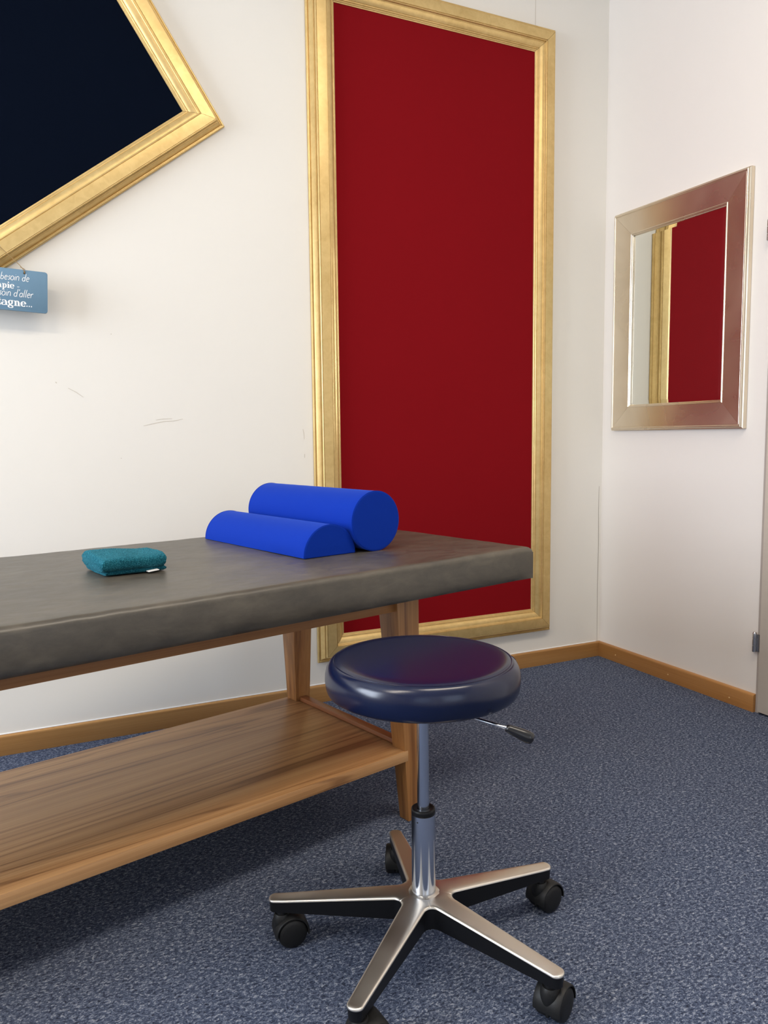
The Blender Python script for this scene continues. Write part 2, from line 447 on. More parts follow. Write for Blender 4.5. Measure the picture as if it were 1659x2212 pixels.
xl, xr, zb, zt = -1.2760, -.2670, .1420, 2.4646
red, _ = picture('picture_frame', [(xl, zb), (xr, zb), (xr, zt), (xl, zt)], M_RED,
    'tall upright red felt panel in a gold frame, behind the massage table')
# diamond: right tip with measured edge directions
tip = Vector((-1.5540, 1.9165))
du = Vector((math.cos(math.radians(122.6)), math.sin(math.radians(122.6))))
dl = Vector((math.cos(math.radians(216.9)), math.sin(math.radians(216.9))))
LU, LD = 1.05, 1.25
top = tip+du*LU; bot = tip+dl*LD; lft = tip+du*LU+dl*LD
blue, (bcx, bcz) = picture('picture_frame', [tuple(tip), tuple(top), tuple(lft), tuple(bot)], M_NAVY,
    'dark navy felt panel in a gold frame hung tilted like a diamond, upper left')
bm = bmesh.new(); tube(bm, [(-1.6935-bcx, -.026, 1.8905-bcz), (-1.6925-bcx, -.036, 1.8925-bcz), (-1.6895-bcx, -.037, 1.8925-bcz), (-1.6885-bcx, -.032, 1.8895-bcz)], .0012, 8)
link('bent_nail', bm, M_NAIL, blue)

# ------------------------------------------------------------------ mirror on the right wall
def mirror():
    y0, y1, z0, z1 = -.7015, -.0720, .9500, 1.7930
    root = empty('wall_mirror', (0, (y0+y1)/2, z0), label='rectangular mirror in a wide champagne silver frame on the right wall', cat='mirror')
    cy_, cz_ = (y0+y1)/2, z0
    tw = lambda p, h: Vector((-.0015-h, p.x-cy_, p.y-cz_))
    corners = [(y0, z0), (y1, z0), (y1, z1), (y0, z1)]
    prof = [(0, 0), (0, .014), (.0008, .0155), (.0035, .0162), (.0042, .0172), (.0046, .0195), (.0058, .0222), (.0082, .0238), (.0108, .0236), (.0126, .0222), (.0134, .0204), (.0142, .0203), (.0150, .0207)]
    prof += wave(.0150, .0890, .0207, .0145, 6, lambda s: s)
    prof += [(.0895, .0155), (.0915, .0165), (.0935, .0155), (.0940, .0135), (.0960, .0128), (.0980, .0118), (.0995, .0095), (.0995, 0)]
    frame_rails(corners, prof, tw, M_CHAMP, root, gap=.0002)
    lo = inset_poly(corners, .0965); li = inset_poly(corners, .0965+.017)
    bm = bmesh.new()
    a = [bm.verts.new(tw(p, .0060)) for p in lo]; b = [bm.verts.new(tw(p, .0074)) for p in li]; c = [bm.verts.new(tw(p, .0015)) for p in lo]
    bm.faces.new(b); bm.faces.new(c[::-1])
    for i in range(4):
        j = (i+1) % 4
        bm.faces.new((a[i], a[j], b[j], b[i])); bm.faces.new((c[i], c[j], a[j], a[i]))
    link('mirror_glass', bm, M_MIRROR, root, smooth=False)
mirror()

# ------------------------------------------------------------------ hanging sign
SIGN_A = math.radians(-2.6)
sg = empty('hanging_sign', (-2.0955, -.060, 1.4136), rot=(0, -SIGN_A, 0),
    label='slate blue wooden sign with white French lettering, hanging by string at the left edge', cat='sign')
# local: x right, z up; origin at the top right corner
SW, SH, ST = .245, .1145, .010
def sign_board():
    bm = bmesh.new(); pts = []
    rc = .007
    for cx, cz, a0 in ((-rc, -rc, 90), (-SW+rc, -rc, 180), (-SW+rc, -SH+rc, 270), (-rc, -SH+rc, 0)):
        seq = [a0 - 90*k/5 for k in range(6)] if False else None
        for k in range(6):
            a = {90: 0, 180: 90, 270: 180, 0: 270}[a0]
            ang = math.radians(a + 90*k/5)
            pts.append((cx+rc*math.cos(ang), cz+rc*math.sin(ang)))
    f = [bm.verts.new((x, -ST/2, z)) for x, z in pts]; b = [bm.verts.new((x, ST/2, z)) for x, z in pts]
    ff = bm.faces.new(f); fb = bm.faces.new(b[::-1]); n = len(f)
    for i in range(n): bm.faces.new((f[i], f[(i+1) % n], b[(i+1) % n], b[i]))
    es = [e for e in ff.edges]
    bmesh.ops.bevel(bm, geom=es, offset=.0012, segments=2, profile=.5, affect='EDGES')
    return link('board', bm, M_SIGN, sg)
board = sign_board()
HX, HZ = -.0600, -.0090
bm = bmesh.new(); lathe(bm, [(0, .0004), (.0028, .0003), (.0030, 0)], 16, Matrix.Translation((HX, -ST/2, HZ)) @ Matrix.Rotation(PI/2, 4, 'X'))
link('string_hole', bm, M_HOLE, board)
bm = bmesh.new()
hole = Vector((HX, -ST/2-.0012, HZ)); 
AX = -.1225
def string_side(h):
    sg_ = 1 if h.x > AX else -1
    return [h+Vector((0, .001, -.001)), h+Vector((0, -.001, .003)), h+Vector((-.002*sg_, 0, .009)), Vector((h.x-.012*sg_, .000, .013)), Vector((h.x-.030*sg_, .004, .030)), Vector((h.x-.048*sg_, .008, .047)), Vector((AX, .0105, .060))]
tube(bm, string_side(hole), .0009, 8)
tube(bm, string_side(Vector((2*AX-HX, hole.y, HZ))), .0009, 8)
tube(bm, [hole+Vector((0.0005, .001, -.001)), hole+Vector((.0016, -.001, .004)), Vector((HX+.001, ST/2, .004)), Vector((HX-.010, ST/2, .009))], .0008, 8)
link('string', bm, M_STRING, sg)
bm = bmesh.new(); tube(bm, [(AX, .0178, .0600), (AX, .0080, .0612), (AX, .0070, .0613)], [.0009, .0009, .0022], 10); link('nail', bm, M_STEEL, sg)
bm = bmesh.new(); lathe(bm, [(0, .0004), (.0028, .0003), (.0030, 0)], 16, Matrix.Translation((2*AX-HX, -ST/2, HZ)) @ Matrix.Rotation(PI/2, 4, 'X'))
link('string_hole', bm, M_HOLE, board)

# lettering: stroke glyphs on a unit x-height grid
def arc(cx, cy, rx, ry, a0, a1, n=14):
    return [(cx+rx*math.cos(math.radians(a0+(a1-a0)*i/n)), cy+ry*math.sin(math.radians(a0+(a1-a0)*i/n))) for i in range(n+1)]
G = {}
o_ = arc(.38, .5, .36, .5, 60, 420, 22)
G['b'] = (.85, [[(.12, 1.75), (.08, .9), (.06, .05)], arc(.36, .42, .32, .42, 170, -170)])
G['e'] = (.80, [[(.08, .5), (.62, .62)] + arc(.38, .5, .30, .5, 15, 320)])
G['s'] = (.62, [[(.55, .88), (.32, 1.0), (.12, .78), (.3, .55), (.48, .3), (.3, .03), (.05, .1)]])
G['o'] = (.88, [o_])
G['i'] = (.34, [[(.14, .95), (.12, 0)], [(.18, 1.38), (.17, 1.30)]])
G['n'] = (.86, [[(.1, .98), (.08, 0)], [(.08, .6)] + arc(.38, .62, .28, .38, 150, 0) + [(.68, .1), (.76, 0)]])
G['d'] = (.92, [arc(.36, .45, .32, .45, 40, 380), [(.74, 1.8), (.68, .9), (.68, .12), (.78, 0)]])
G["'"] = (.30, [[(.18, 1.75), (.13, 1.4)]])
G['a'] = (.88, [arc(.36, .47, .32, .47, 30, 370), [(.70, .95), (.66, .1), (.78, 0)]])
G['l'] = (.40, [[(.2, 1.8), (.12, .9), (.14, .08), (.24, 0)]])
G['r'] = (.62, [[(.1, .98), (.08, 0)], [(.08, .55), (.25, .9), (.42, 1.0), (.56, .9)]])
G['j'] = (.40, [[(.2, .95), (.18, -.3), (.0, -.5)], [(.22, 1.38), (.21, 1.3)]])
G['u'] = (.86, [[(.08, 1), (.08, .4)] + arc(.36, .35, .28, .35, 180, 340), [(.68, 1), (.68, 0)]])
G['t'] = (.55, [[(.25, 1.5), (.2, .2), (.4, 0)], [(.02, .98), (.48, 1.0)]])
G[' '] = (.55, [])
LAYER = [0]
def quad_strip(bm, pts, w, y, wfun=None):
    LAYER[0] += 1; y = y - .00006*(LAYER[0] % 5)
    P = [Vector((p[0], y, p[1])) for p in pts]; L = []
    for i, p in enumerate(P):
        t = (P[min(i+1, len(P)-1)]-P[max(i-1, 0)]); t = t.normalized() if t.length > 1e-9 else Vector((1, 0, 0))
        nn = Vector((-t.z, 0, t.x)); ww = (wfun(t) if wfun else w)/2
        if i in (0, len(P)-1): ww *= .85
        L.append((bm.verts.new(p+nn*ww), bm.verts.new(p-nn*ww)))
    for a, b in zip(L[:-1], L[1:]): bm.faces.new((a[0], b[0], b[1], a[1]))
def write_script(text, x0, z0, xh, w, slant=.18, track=0.02):
    bm = bmesh.new(); x = x0; k = 0
    for ch in text:
        adv, strokes = G[ch]; k += 1
        for st in strokes:
            quad_strip(bm, [(x + (px+slant*pz)*xh*.95, z0 + pz*xh) for px, pz in st], w, -ST/2-.0004)
        x += (adv+track)*xh*.95
    link('lettering', bm, M_SIGNW, board, smooth=False)
# bold slab-serif glyphs: list of (kind, data): 'v' thick stem x,z0,z1 ; 'h' thin bar ; 'p' poly stroke with width contrast
def write_slab(text, x0, z0, xh, thick, thin):
    bm = bmesh.new(); x = x0; y = -ST/2-.0004
    T = thick/xh; t = thin/xh
    def R(a, b, c, d):
        LAYER[0] += 1; yy = y - .00006*(LAYER[0] % 5)
        vs = [bm.verts.new((x+px*xh, yy, z0+pz*xh)) for px, pz in ((a, c), (b, c), (b, d), (a, d))]; bm.faces.new(vs)
    def St(pts, w=None): quad_strip(bm, [(x+px*xh, z0+pz*xh) for px, pz in pts], 0, y-.00003,
        (lambda v: thin+(thick-thin)*abs(v.z)**1.5) if w is None else (lambda v: w))
    for ch in text:
        if ch == 'a':
            St([(.10, .78)]+arc(.42, .68, .30, .27, 150, 0)); R(.62, .62+T, .0, .70); R(.6, 1.12, 0, .10); St(arc(.36, .28, .30, .26, 60, 320)); adv = 1.10
        elif ch == 'p':
            R(.14, .14+T, -.42, .95); R(0, .2, .86, 1.0); R(0, .55, -.5, -.40); St(arc(.52, .48, .36, .45, 150, -150)); adv = 1.08
        elif ch == 'i':
            R(.14, .14+T, 0, .95); R(0, .2, .86, 1.0); R(0, .14+T+.14, 0, .10); St([(.14+T/2, 1.18), (.14+T/2, 1.44)], T*xh); adv = .62
        elif ch == 'e':
            St(arc(.48, .48, .36, .46, 0, 325)); R(.2, .86, .46, .56); adv = 1.0
        elif ch == 'r':
            R(.14, .14+T, 0, .95); R(0, .2, .86, 1.0); R(0, .14+T+.18, 0, .10); St([(.3, .6), (.45, .86), (.62, .90)]); St([(.64, .92), (.64, .72)], T*xh); adv = .84
        elif ch == 't':
            R(.16, .16+T, .12, 1.35); R(0, .68, .88, .98); St([(.16+T/2, .25), (.26+T/2, .06), (.5, .05), (.64, .2)], thin*1.6); adv = .74
        elif ch == 'g':
            St(arc(.44, .62, .30, .34, 0, 360)); St(arc(.46, -.18, .38, .24, 0, 360)); St([(.25, .32), (.2, .12), (.5, .06), (.75, -.05)], thick*.8); R(.62, .92, .90, 1.02); adv = 1.02
        elif ch == 'n':
            R(.14, .14+T, 0, .95); R(0, .2, .86, 1.0); R(0, .14+T+.14, 0, .10); St([(.3, .66)]+arc(.56, .68, .24, .27, 140, 0)); R(.68, .68+T, 0, .68); R(.56, .68+T+.14, 0, .10); adv = 1.20
        elif ch == 'h':
            R(.14, .14+T, 0, 1.5); R(0, .2, 1.4, 1.5); R(0, .14+T+.14, 0, .10); St([(.3, .66)]+arc(.56, .68, .24, .27, 140, 0)); R(.68, .68+T, 0, .68); R(.56, .68+T+.14, 0, .10); adv = 1.20
        elif ch == '.':
            St([(.1, .02), (.1, .25)], .22*xh); adv = .40
        elif ch == '-':
            R(.05, .55, .42, .54); adv = .7
        elif ch == 'B':
            R(.14, .14+T, 0, 1.4); R(0, .5, 1.3, 1.4); R(0, .5, 0, .1); St([(.4, 1.35)]+arc(.55, 1.05, .32, .3, 90, -90)+[(.4, .75)]); St([(.4, .72)]+arc(.6, .38, .36, .35, 90, -90)+[(.4, .04)]); adv = 1.2
        else: adv = .5
        x += adv*xh
    link('lettering', bm, M_SIGNW, board, smooth=False)
def script_width(text, xh, track=.02): return sum((G[c][0]+track)*xh*.95 for c in text)

# right ends measured from the photograph, in metres from the top right corner
def rs(text, xend, z, xh, w): write_script(text, xend-script_width(text, xh), z, xh, w)
rs('besoin de', -.0475, -.0315, .0114, .0017)
rs("soin d'aller", -.0380, -.0760, .0118, .0017)
write_slab('apie -', -.1301, -.0545, .0118, .0040, .0014)
write_slab('tagne...', -.1291, -.1020, .0146, .0050, .0015)

# ------------------------------------------------------------------ treatment table
TH = .2452
table = empty('massage_table', (-1.35, -.904, 0), TH, label='wooden massage table with a grey brown leather padded top and lower shelf', cat='massage table')
W_ = .524
def leg(e0, n0, sx, sy):
    # outer corner at (e0,n0); grows inward by sx, sy directions
    a1, b1, a0, b0, zt_ = .071, .076, .038, .034, .5808
    q = lambda a, b, z: [(e0, n0, z), (e0+sx*a, n0, z), (e0+sx*a, n0+sy*b, z), (e0, n0+sy*b, z)]
    bm = bmesh.new(); hexa(bm, q(a0, b0, 0), q(a1, b1, zt_), .0018)
    return link('leg', bm, M_LEG, table)
EL = -1.45
leg(0, 0, -1, 1); leg(0, W_, -1, -1); leg(EL, 0, 1, 1); leg(EL, W_, 1, -1)
bm = bmesh.new(); box(bm, EL+.066, -.060, .012, .036, .5245, .5808, .0012)
link('top_rail', bm, M_RAIL, table)
bm = bmesh.new(); box(bm, EL+.066, -.060, W_-.036, W_-.012, .5245, .5808, .0012)
link('top_rail', bm, M_RAIL, table)
for x0 in (-.046, EL+.022):
    bm = bmesh.new(); box(bm, x0, x0+.024, .03, W_-.03, .530, .5808, .0012)
    link('cross_rail', bm, M_CROSS, table)
for x0 in (-.036, EL+.012):
    bm = bmesh.new(); box(bm, x0, x0+.024, .030, W_-.030, .146, .191, .0015)
    link('cross_rail', bm, M_CROSS, table)
bm = bmesh.new(); box(bm, EL+.040, -.0385, -.001, W_+.001, .1545, .1810, .0014)
link('shelf', bm, M_SHELF, table)
# cushion
def cushion():
    x0, x1, y0, y1, z0, z1 = -1.725, .273, -.124, .648, .5815, .6605
    bm = bmesh.new(); nx, ny = 160, 66
    R_ = .015
    def edge_coords(a, b, n, r):
        s = [a + r*(1-math.cos(PI/2*k/6)) for k in range(7)]
        mid = n-14
        s += [a+r+(b-a-2*r)*k/(mid+1) for k in range(1, mid+1)]
        s += [b - r*(1-math.cos(PI/2*(6-k)/6)) for k in range(7)]
        return s
    xs = edge_coords(x0, x1, nx, R_); ys = edge_coords(y0, y1, ny, R_)
    def drop(d, r): 
        return 0 if d >= r else r - math.sqrt(max(0, r*r-(r-d)**2))
    V = []
    for x in xs:
        row = []
        for y in ys:
            dx = min(x-x0, x1-x); dy = min(y-y0, y1-y)
            a = max(0, R_-dx); b = max(0, R_-dy); q = math.hypot(a, b*1.0) if (a > 0 and b > 0) else max(a, b)
            q = (a**8+b**8)**(1/8)
            q = min(q, R_)
            z = z1 - (R_-math.sqrt(max(0, R_*R_-q*q)))*.86
            inner = min(1, min(dx, dy)/.08)
            z += .0012*noise.noise(Vector((x*3, y*3, 1)))*inner
            # slight puckers along the rounded edge
            if dy < .05 or dx < .05:
                z += .0013*noise.noise(Vector((x*24, y*24, 5)))*(1-min(dx, dy)/.05)
            row.append(bm.verts.new((x, y, z)))
        V.append(row)
    for i in range(len(xs)-1):
        for j in range(len(ys)-1): bm.faces.new((V[i][j], V[i+1][j], V[i+1][j+1], V[i][j+1]))
    per = [V[i][0] for i in range(len(xs))] + [V[-1][j] for j in range(1, len(ys))] + [V[i][-1] for i in range(len(xs)-2, -1, -1)] + [V[0][j] for j in range(len(ys)-2, 0, -1)]
    n = len(per); last = per
    cx_, cy_ = (x0+x1)/2, (y0+y1)/2
    levels = [(.12, .0008), (.28, .0020), (.5, .0028), (.72, .0024), (.9, .0008), (1.0, -.0030)]
    for fz, outw in levels:
        row = []
        for v in per:
            zz = v.co.z + (z0-v.co.z)*fz
            nxv = -1 if v.co.x <= x0+1e-6 else (1 if v.co.x >= x1-1e-6 else 0)
            nyv = -1 if v.co.y <= y0+1e-6 else (1 if v.co.y >= y1-1e-6 else 0)
            c = 1.0 if (nxv == 0 or nyv == 0) else .7
            w = outw + .0006*noise.noise(Vector((v.co.x*30, v.co.y*30, zz*12)))
            edge = min(1, max(min(v.co.x-x0, x1-v.co.x), min(v.co.y-y0, y1-v.co.y))/.05)
            row.append(bm.verts.new((v.co.x+nxv*w*c*edge, v.co.y+nyv*w*c*edge, zz)))
        for i in range(n): bm.faces.new((last[i], last[(i+1) % n], row[(i+1) % n], row[i]))
        last = row
    bm.faces.new(last[::-1])
    return link('cushion', bm, M_LEATHER, table, angle=60)
cushion()

# ------------------------------------------------------------------ bolsters on the table
def tbw(u, v, z):
    e = Vector((math.cos(TH), math.sin(TH), 0)); n = Vector((-math.sin(TH), math.cos(TH), 0))
    return Vector((-1.35, -.904, z)) + e*u + n*v
ZT = .6612
def bolster(name, u, v0, L, r, half, label, flat=0.0, rz=0.0):
    root = empty(name, tbw(u, v0+L/2, ZT), TH+rz, label=label, cat='bolster')
    # outline in local x,z
    pts = []
    if half:
        N = 40
        rc = .006
        pts = [(-r+.004, 0.0006)]
        pts = []
        for k in range(N+1):
            a = PI*k/N; pts.append((r*math.cos(a), .0012+ (r-.0012)*math.sin(a)))
        pts.append((-r+.0015, 0)); 
        for k in range(1, 8): pts.append((-r+.0015+(2*r-.003)*k/8, 0))
        pts.append((r-.0015, 0))
    else:
        N = 72
        for k in range(N):
            a = 2*PI*k/N; zz = r+r*math.sin(a); pts.append((r*math.cos(a), max(zz, .0004)))
    cz = r if not half else r*.4
    bm = bmesh.new(); rings = []
    ys = [(-L/2, .0), (-L/2+.0006, .0)]
    def ring(y, s):
        return [bm.verts.new((x*s, y, max(.0001, cz+(z-cz)*s))) for x, z in pts]
    seq = [(-L/2+.0002, .90), (-L/2, .965), (-L/2+.0004, .985), (-L/2+.0016, .997), (-L/2+.004, 1.0)]
    for k in range(1, 30): seq.append((-L/2+.004+(L-.008)*k/30, 1.0+.0015*math.sin(k*1.7)))
    seq += [(-y, s) for y, s in seq[4::-1]]
    rings = [ring(y, s) for y, s in seq]; n = len(pts)
    for a, b in zip(rings[:-1], rings[1:]):
        for i in range(n): bm.faces.new((a[i], a[(i+1) % n], b[(i+1) % n], b[i]))
    for rg, sg_ in ((rings[0], 1), (rings[-1], -1)):
        inn = [bm.verts.new((v.co.x*.6, v.co.y-sg_*.0006, cz+(v.co.z-cz)*.6)) for v in rg]
        for i in range(n): bm.faces.new((rg[i], rg[(i+1) % n], inn[(i+1) % n], inn[i]))
        c = bm.verts.new((0, rg[0].co.y-sg_*.001, cz))
        for i in range(n): bm.faces.new((inn[i], inn[(i+1) % n], c))
    link('cover', bm, M_BOLSTER, root, angle=50)
    # end seams
    for y in (-L/2+.0016, L/2-.0016):
        bm = bmesh.new()
        loop = [(x*1.0, y, max(.0006, z)) for x, z in pts] + [(pts[0][0], y, pts[0][1])]
        tube(bm, loop, .0009, 6, cap=False)
        link('seam', bm, M_BOLSTER, root)
bolster('half_round_bolster', -.1845, .104, .488, .0735, True, 'royal blue half round bolster lying flat in front of the round roll')
bolster('round_bolster', -.0565, .090, .486, .0730, False, 'royal blue full round bolster roll behind the half round one')

# ------------------------------------------------------------------ folded towel
def towel():
    root = empty('folded_towel', tbw(-.622, .240, ZT), TH+math.radians(-2), label='small folded teal terry towel lying on the leather table top', cat='towel')
    LX, LY = .0665, .067     # half sizes
    nu, nv = 150, 110
    def layer(name, z0, z1, lx, ly, ox, oy, seed, sag):
        bm = bmesh.new(); V = []
        h = (z1-z0)/2; zc = (z0+z1)/2
        # rounded fold along the near (-y) edge, soft open edges elsewhere : param around cross-section (y,z)
        prof = []
        K = 72
        for k in range(K):
            a = 2*PI*k/K
            cy_, sz = math.cos(a), math.sin(a)
            ex = .45
            yy = math.copysign(abs(cy_)**ex, cy_)*ly; zz = math.copysign(abs(sz)**.62, sz)*h
            prof.append((yy, zz))
        # resample evenly-ish by adding along flats
        pr = []
        for i in range(K):
            a, b = prof[i], prof[(i+1) % K]; d = math.hypot(a[0]-b[0], a[1]-b[1]); m_ = max(1, int(d/.0022))
            for q in range(m_): pr.append((a[0]+(b[0]-a[0])*q/m_, a[1]+(b[1]-a[1])*q/m_))
        n = len(pr); NX = 110
        rings = []
        for i in range(NX+1):
            s = -1+2*i/NX; x = s*lx
            endr = max(0, (abs(s)-.93)/.07); shrink = 1-.38*endr**2
            ring = []
            for yy, zz in pr:
                wob = .004*noise.noise(Vector((x*14, seed, yy*9)))
                ye = yy + ox*0 + .003*noise.noise(Vector((x*30, seed+4, 0)))
                zz2 = zz*shrink
                zoff = sag*noise.noise(Vector((x*11, yy*12, seed))) 
                xx = x + .004*noise.noise(Vector((yy*22, seed+9, zz*30)))*abs(s)**6
                p = Vector((xx+ox, ye+oy, zc+zz2+max(0, (zz2/h+1)/2)*(zoff+wob*.3)))
                nrm = Vector((s*endr, yy/ly*(abs(yy)/ly)**6, zz/h)).normalized()
                f = noise.noise(Vector((p.x, p.y, p.z))*420)*.0010 + noise.noise(Vector((p.x, p.y, p.z))*900)*.0007
                p += nrm*f
                p.z = max(p.z, z0+.0002)
                ring.append(bm.verts.new(p))
            rings.append(ring)
        for a, b in zip(rings[:-1], rings[1:]):
            for i in range(n): bm.faces.new((a[i], a[(i+1) % n], b[(i+1) % n], b[i]))
        for rg in (rings[0], rings[-1]):
            c = bm.verts.new(sum((v.co for v in rg), Vector())/n)
            for i in range(n): bm.faces.new((rg[i], rg[(i+1) % n], c))
        return link(name, bm, M_TERRY, root, angle=180)
    layer('fold', .0003, .0140, LX*.95, LY*.93, .004, .004, 2.2, .001)
    layer('fold', .0085, .0420, LX, LY, 0, 0, 7.1, .008)
    bm = bmesh.new(); box(bm, .024, .047, -LY-.0065, -LY+.012, .0045, .0062, .0004)
    bmesh.ops.rotate(bm, cent=Vector((.035, -LY, .005)), matrix=Matrix.Rotation(math.radians(-5), 3, 'Y'), verts=bm.verts)
    link('care_label', bm, M_WHITE, root)
    return root
towel()

# ------------------------------------------------------------------ rolling stool
SX, SY = -1.5831, -1.352
stool = empty('rolling_stool', (SX, SY, 0), 0, label='round navy vinyl stool with a chrome column on a five-star base with casters', cat='stool')
bm = bmesh.new()
prof = [(0, .5515), (.05, .5516), (.10, .5520), (.13, .5525), (.145, .5523), (.152, .5511), (.1553, .5495), (.1570, .5496), (.1605, .5477), (.1650, .5430), (.1690, .5355), (.1710, .5260), (.1715, .5160), (.1706, .5070), (.1690, .5000), (.1665, .4955), (.162, .4925), (.155, .4912), (.10, .4908), (0, .4908)]
lathe(bm, prof, 128)
seat = link('seat', bm, M_VINYL, stool, angle=60)
bm = bmesh.new(); ring = [(.1555*math.cos(2*PI*k/96), .1555*math.sin(2*PI*k/96), .5499) for k in range(97)]
tube(bm, ring, .0009, 6, cap=False); link('piping_seam', bm, M_VINYL, seat)
a = math.radians(-22)
bm = bmesh.new(); tube(bm, [((r+.0002)*math.cos(a), (r+.0002)*math.sin(a), z) for r, z in prof[7:16]], .0008, 6)
link('side_seam', bm, M_VINYL, seat)
bm = bmesh.new(); lathe(bm, [(0, .4909), (.075, .4909), (.075, .4830), (.070, .4800), (0, .4800)], 48)
box(bm, -.035, .035, -.055, .055, .462, .481, .004)
link('seat_plate', bm, M_BLACK, stool)
bm = bmesh.new(); lathe(bm, [(.0128, .480), (.0108, .478), (.0106, .270), (0, .270)], 48)
link('gas_lift_piston', bm, M_CHROME, stool)
bm = bmesh.new()
lathe(bm, [(.0110, .2755), (.0165, .2760), (.0195, .2765), (.0212, .2752), (.0215, .2720), (.0215, .2660), (.0210, .2655), (.0210, .2600)], 56)
link('collar', bm, M_BLACK, stool, angle=50)
bm = bmesh.new(); lathe(bm, [(.0212, .2655), (.0213, .2650), (.0214, .14), (.0215, .108), (0, .108)], 72)
cc = link('column_cover', bm, M_CHROME, stool)
d = (Vector((-2.216, -2.527))-Vector((SX, SY))).normalized(); aa = math.atan2(d.y, d.x)-.5
bm = bmesh.new(); lathe(bm, [(0, .0004), (.0013, .0004), (.0014, 0)], 12, Matrix.Translation((.0213*math.cos(aa), .0213*math.sin(aa), .2565)) @ Matrix.Rotation(aa, 4, 'Z') @ Matrix.Rotation(PI/2, 4, 'Y'))
link('dimple', bm, M_HOLE, cc)
# lever
l0 = Vector((-1.560-SX, -1.455-SY, .476)); l1 = Vector((-1.5233-SX, -1.5224-SY, .4715)); l2 = Vector((-1.4880-SX, -1.5475-SY, .4545))
l1b = l1 + (l2-l1)*.15
bm = bmesh.new(); tube(bm, [Vector((.01, -.02, .474)), l0, l0+(l1-l0)*.6, l1, l1b], .0028, 12)
lev = link('lever', bm, M_CHROME, stool)
bm = bmesh.new(); dd = (l2-l1)
tube(bm, [l1+dd*s for s in (0, .03, .10, .3, .55, .8, .93, .985, 1.0)], [.0042, .0058, .0066, .0078, .0092, .0100, .0092, .0068, .003], 20)
grip = link('lever_grip', bm, M_GLOSSB, lev)
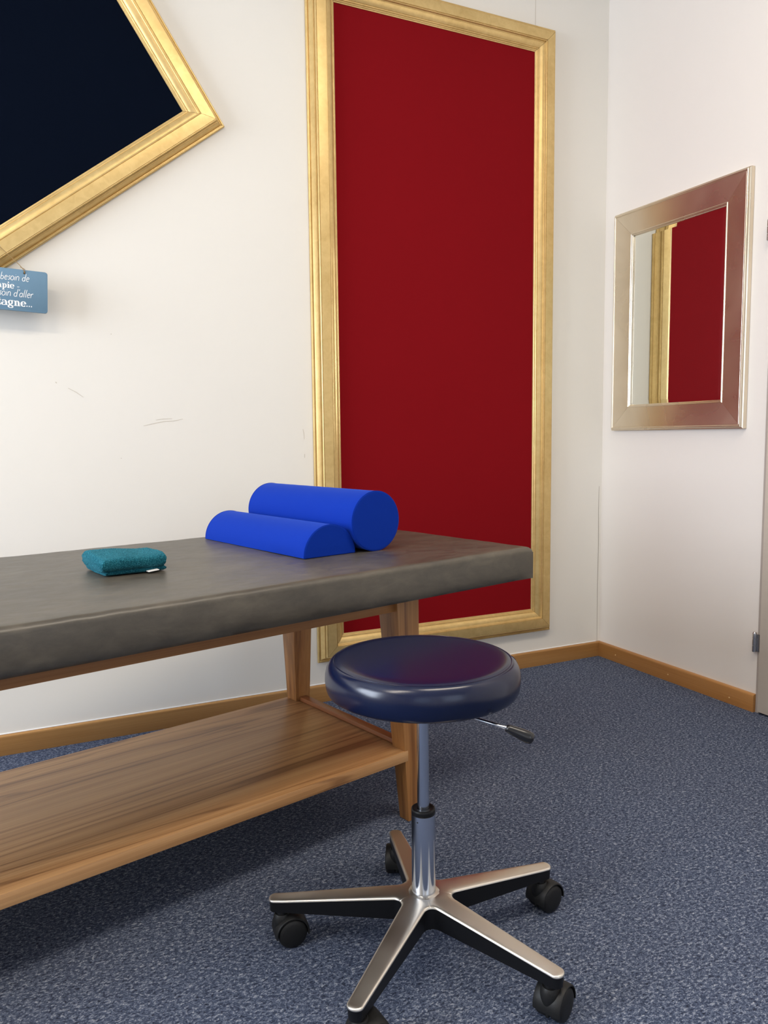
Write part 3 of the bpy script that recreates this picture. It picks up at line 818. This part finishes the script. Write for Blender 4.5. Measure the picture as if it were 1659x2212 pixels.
# five-star base
ARMS = [(148.2, .2785), (219.2, .2740), (292.8, .2725), (361.6, .2780), (434.8, .2670)]
def star():
    bmt = bmesh.new(); bmu = bmesh.new()
    def ztop(r): 
        s = min(1, max(0, (r-.03)/.24)); return .1185 - .0265*s - .004*math.sin(PI*s)*0
    def zbot(r):
        s = min(1, max(0, (r-.03)/.24)); return .074 - .006*s
    nA = len(ARMS)
    for k in range(nA):
        ang, Lr = ARMS[k]; prv = ARMS[k-1][0] - (360 if k == 0 else 0); nxt = ARMS[(k+1) % nA][0] + (360 if k == nA-1 else 0)
        A = math.radians(ang)
        for side, other in ((1, nxt), (-1, prv)):
            half = math.radians(abs(other-ang)/2)
            wf = lambda x: .0225 - .0085*min(1, max(0, x-.03)/.23)      # half width of the arm
            a_ = .0222; rho = .016
            fx = (a_+rho)/math.tan(half); D = (a_+rho)/math.sin(half)
            outline = []; centre = []
            # inner sector edge
            v = D-rho
            for fr_, ed_ in ((0, 0), (.3, 0), (.55, .01), (.75, .04), (.86, .10), (.93, .25), (.97, .45), (.99, .7)):
                r_ = v*fr_; outline.append((r_*math.cos(half), r_*math.sin(half), ed_)); centre.append(r_*math.cos(half)*.9)
            # fillet
            for q in range(0, 9):
                th0 = half+PI; th1 = -PI/2 + 0 ; 
                t0 = half - PI; t1 = -PI/2
                tt = t0+(t1-t0)*q/8
                outline.append((fx+rho*math.cos(tt), (a_+rho)+rho*math.sin(tt), 1.0)); centre.append(max(fx+rho*math.cos(tt), 0))
            tipr = wf(Lr)-.0008; xe = Lr-tipr*.2
            for q in range(1, 15):
                x = fx+(xe-fx)*q/14; outline.append((x, a_+(wf(xe)-a_)*((x-fx)/(xe-fx)), 1.0)); centre.append(x)
            for q in range(1, 9):
                t_ = PI/2*(1-q/8); outline.append((xe+tipr*.9*math.cos(t_), wf(xe)*math.sin(t_), 1.0)); centre.append(xe+tipr*.9*math.cos(t_)*(.0 if q < 8 else 1.0) + 0)
            vs = [0, .3, .55, .75, .87, .94, .98, 1.0]; dr = [0, 0, .0001, .0003, .0008, .0016, .0026, .0042]
            G_ = []
            for (ox, oy, ed), cx_ in zip(outline, centre):
                col = []
                for vv, dd_ in zip(vs, dr):
                    x = cx_+(ox-cx_)*vv; y = oy*vv
                    if ox > xe+1e-6: x = xe+(ox-xe)*vv
                    r_ = math.hypot(x, y); col.append((x, y, ztop(r_)-dd_*ed))
                G_.append(col)
            ca, sa = math.cos(A), math.sin(A)
            W = lambda p: (p[0]*ca - side*p[1]*sa, p[0]*sa + side*p[1]*ca, p[2])
            VV = [[bmt.verts.new(W(p)) for p in col] for col in G_]
            for i in range(len(VV)-1):
                for j in range(len(vs)-1):
                    try: bmt.faces.new((VV[i][j], VV[i+1][j], VV[i+1][j+1], VV[i][j+1]))
                    except ValueError: pass
            # underside body, set in by 1.2 mm
            rows = []
            for i, ((ox, oy, ed), cx_) in enumerate(zip(outline, centre)):
                if i < 8: dx_, dy_ = -math.cos(half), -math.sin(half)
                elif i <= 16:
                    q_ = (i-8)/8; dx_, dy_ = -math.cos(half)*(1-q_), -math.sin(half)*(1-q_)-q_
                elif ox <= xe+1e-6: dx_, dy_ = 0, -1
                else:
                    L_ = math.hypot(ox-xe, oy) or 1; dx_, dy_ = -(ox-xe)/L_, -oy/L_
                ins = .0012*(1 if i >= 8 else 0)
                x, y = ox+dx_*ins, oy+dy_*ins
                r_ = math.hypot(x, y)
                rows.append([bmu.verts.new(W((x, y, ztop(r_)-.0035))), bmu.verts.new(W((x+dx_*ins, y+dy_*ins, zbot(r_)))), bmu.verts.new(W((cx_ if ox <= xe else xe, 0, zbot(r_))))])
            for i in range(len(rows)-1):
                if i >= 8: bmu.faces.new((rows[i][0], rows[i+1][0], rows[i+1][1], rows[i][1]))
                try: bmu.faces.new((rows[i][1], rows[i+1][1], rows[i+1][2], rows[i][2]))
                except ValueError: pass
    for b in (bmt, bmu): bmesh.ops.remove_doubles(b, verts=b.verts, dist=.00015)
    bmesh.ops.dissolve_degenerate(bmt, dist=1e-5, edges=bmt.edges)
    # hub collar around the column
    lathe(bmt, [(.0216, .1202), (.0226, .1200), (.0245, .1190), (.0285, .1183), (.0310, .1160)], 64)
    lathe(bmu, [(.030, .105), (.0335, .085), (.0345, .074), (.032, .068), (.026, .066), (0, .066)], 48)
    bmx = bmesh.new(); lathe(bmx, [(.0140, .067), (.0140, .061), (.0125, .0595), (0, .0595)], 32); link('gas_lift_foot', bmx, M_STEEL, stool)
    link('star_base', bmt, M_ALU, stool, angle=50)
    link('base_underside', bmu, M_BLACK, stool, angle=40)
star()
def caster_parts():
    root = bpy.data.objects.new('caster', None)
heads = [-6, 5, 26, 12, 62]
def caster(k):
    ang, Lr = ARMS[k]; A = math.radians(ang); rr = Lr-.0145
    c = empty('caster', (rr*math.cos(A), rr*math.sin(A), 0), math.radians(heads[k])); c.parent = stool
    R = .0272; tr = .016
    bm = bmesh.new(); lathe(bm, [(0, .0895), (.0092, .0895), (.0092, .066), (.0100, .0640), (.0100, .0560), (.0080, .0545), (0, .0545)], 32)
    link('stem', bm, M_BLACK, c)
    # hood: arched cover over both wheels, with a boss around the stem
    bm = bmesh.new(); hw = .0125; n = 22
    def hoodring(y, r1):
        out = []
        for i in range(n+1):
            a_ = math.radians(-8 + 196*i/n)
            out.append((tr+r1*math.cos(a_), y, R+r1*math.sin(a_)*1.02))
        return out
    ringsets = [(-.0235, R+.0012), (-.0235, R+.0030), (-.0215, R+.0042), (-.012, R+.0048), (.012, R+.0048), (.0215, R+.0042), (.0235, R+.0030), (.0235, R+.0012)]
    RV = [[bm.verts.new(p) for p in hoodring(y, r_)] for y, r_ in ringsets]
    for a_, b_ in zip(RV, RV[1:]+RV[:1]):
        for i in range(n): bm.faces.new((a_[i], a_[i+1], b_[i+1], b_[i]))
    bm.faces.new([r_[0] for r_ in RV]); bm.faces.new([r_[-1] for r_ in RV][::-1])
    # web between wheels and front shoulder
    box(bm, -.010, tr+.016, -.0028, .0028, .012, .050, .001)
    lathe(bm, [(0, .062), (.0125, .062), (.0150, .058), (.0160, .048), (.0150, .034), (.010, .028), (0, .027)], 28)
    link('hood', bm, M_CBLACK, c, angle=45)
    for s in (-1, 1):
        bm = bmesh.new()
        M_ = Matrix.Translation((tr, s*.0035, R)) @ Matrix.Rotation(-s*PI/2, 4, 'X')
        lathe(bm, [(0, 0), (R-.002, 0), (R, .002), (R, .0150), (R-.0010, .0175), (R-.0035, .0195), (R-.010, .0212), (.008, .0222), (0, .0224)], 48, M_)
        link('wheel', bm, M_CBLACK, c, angle=50)
for k in range(5): caster(k)
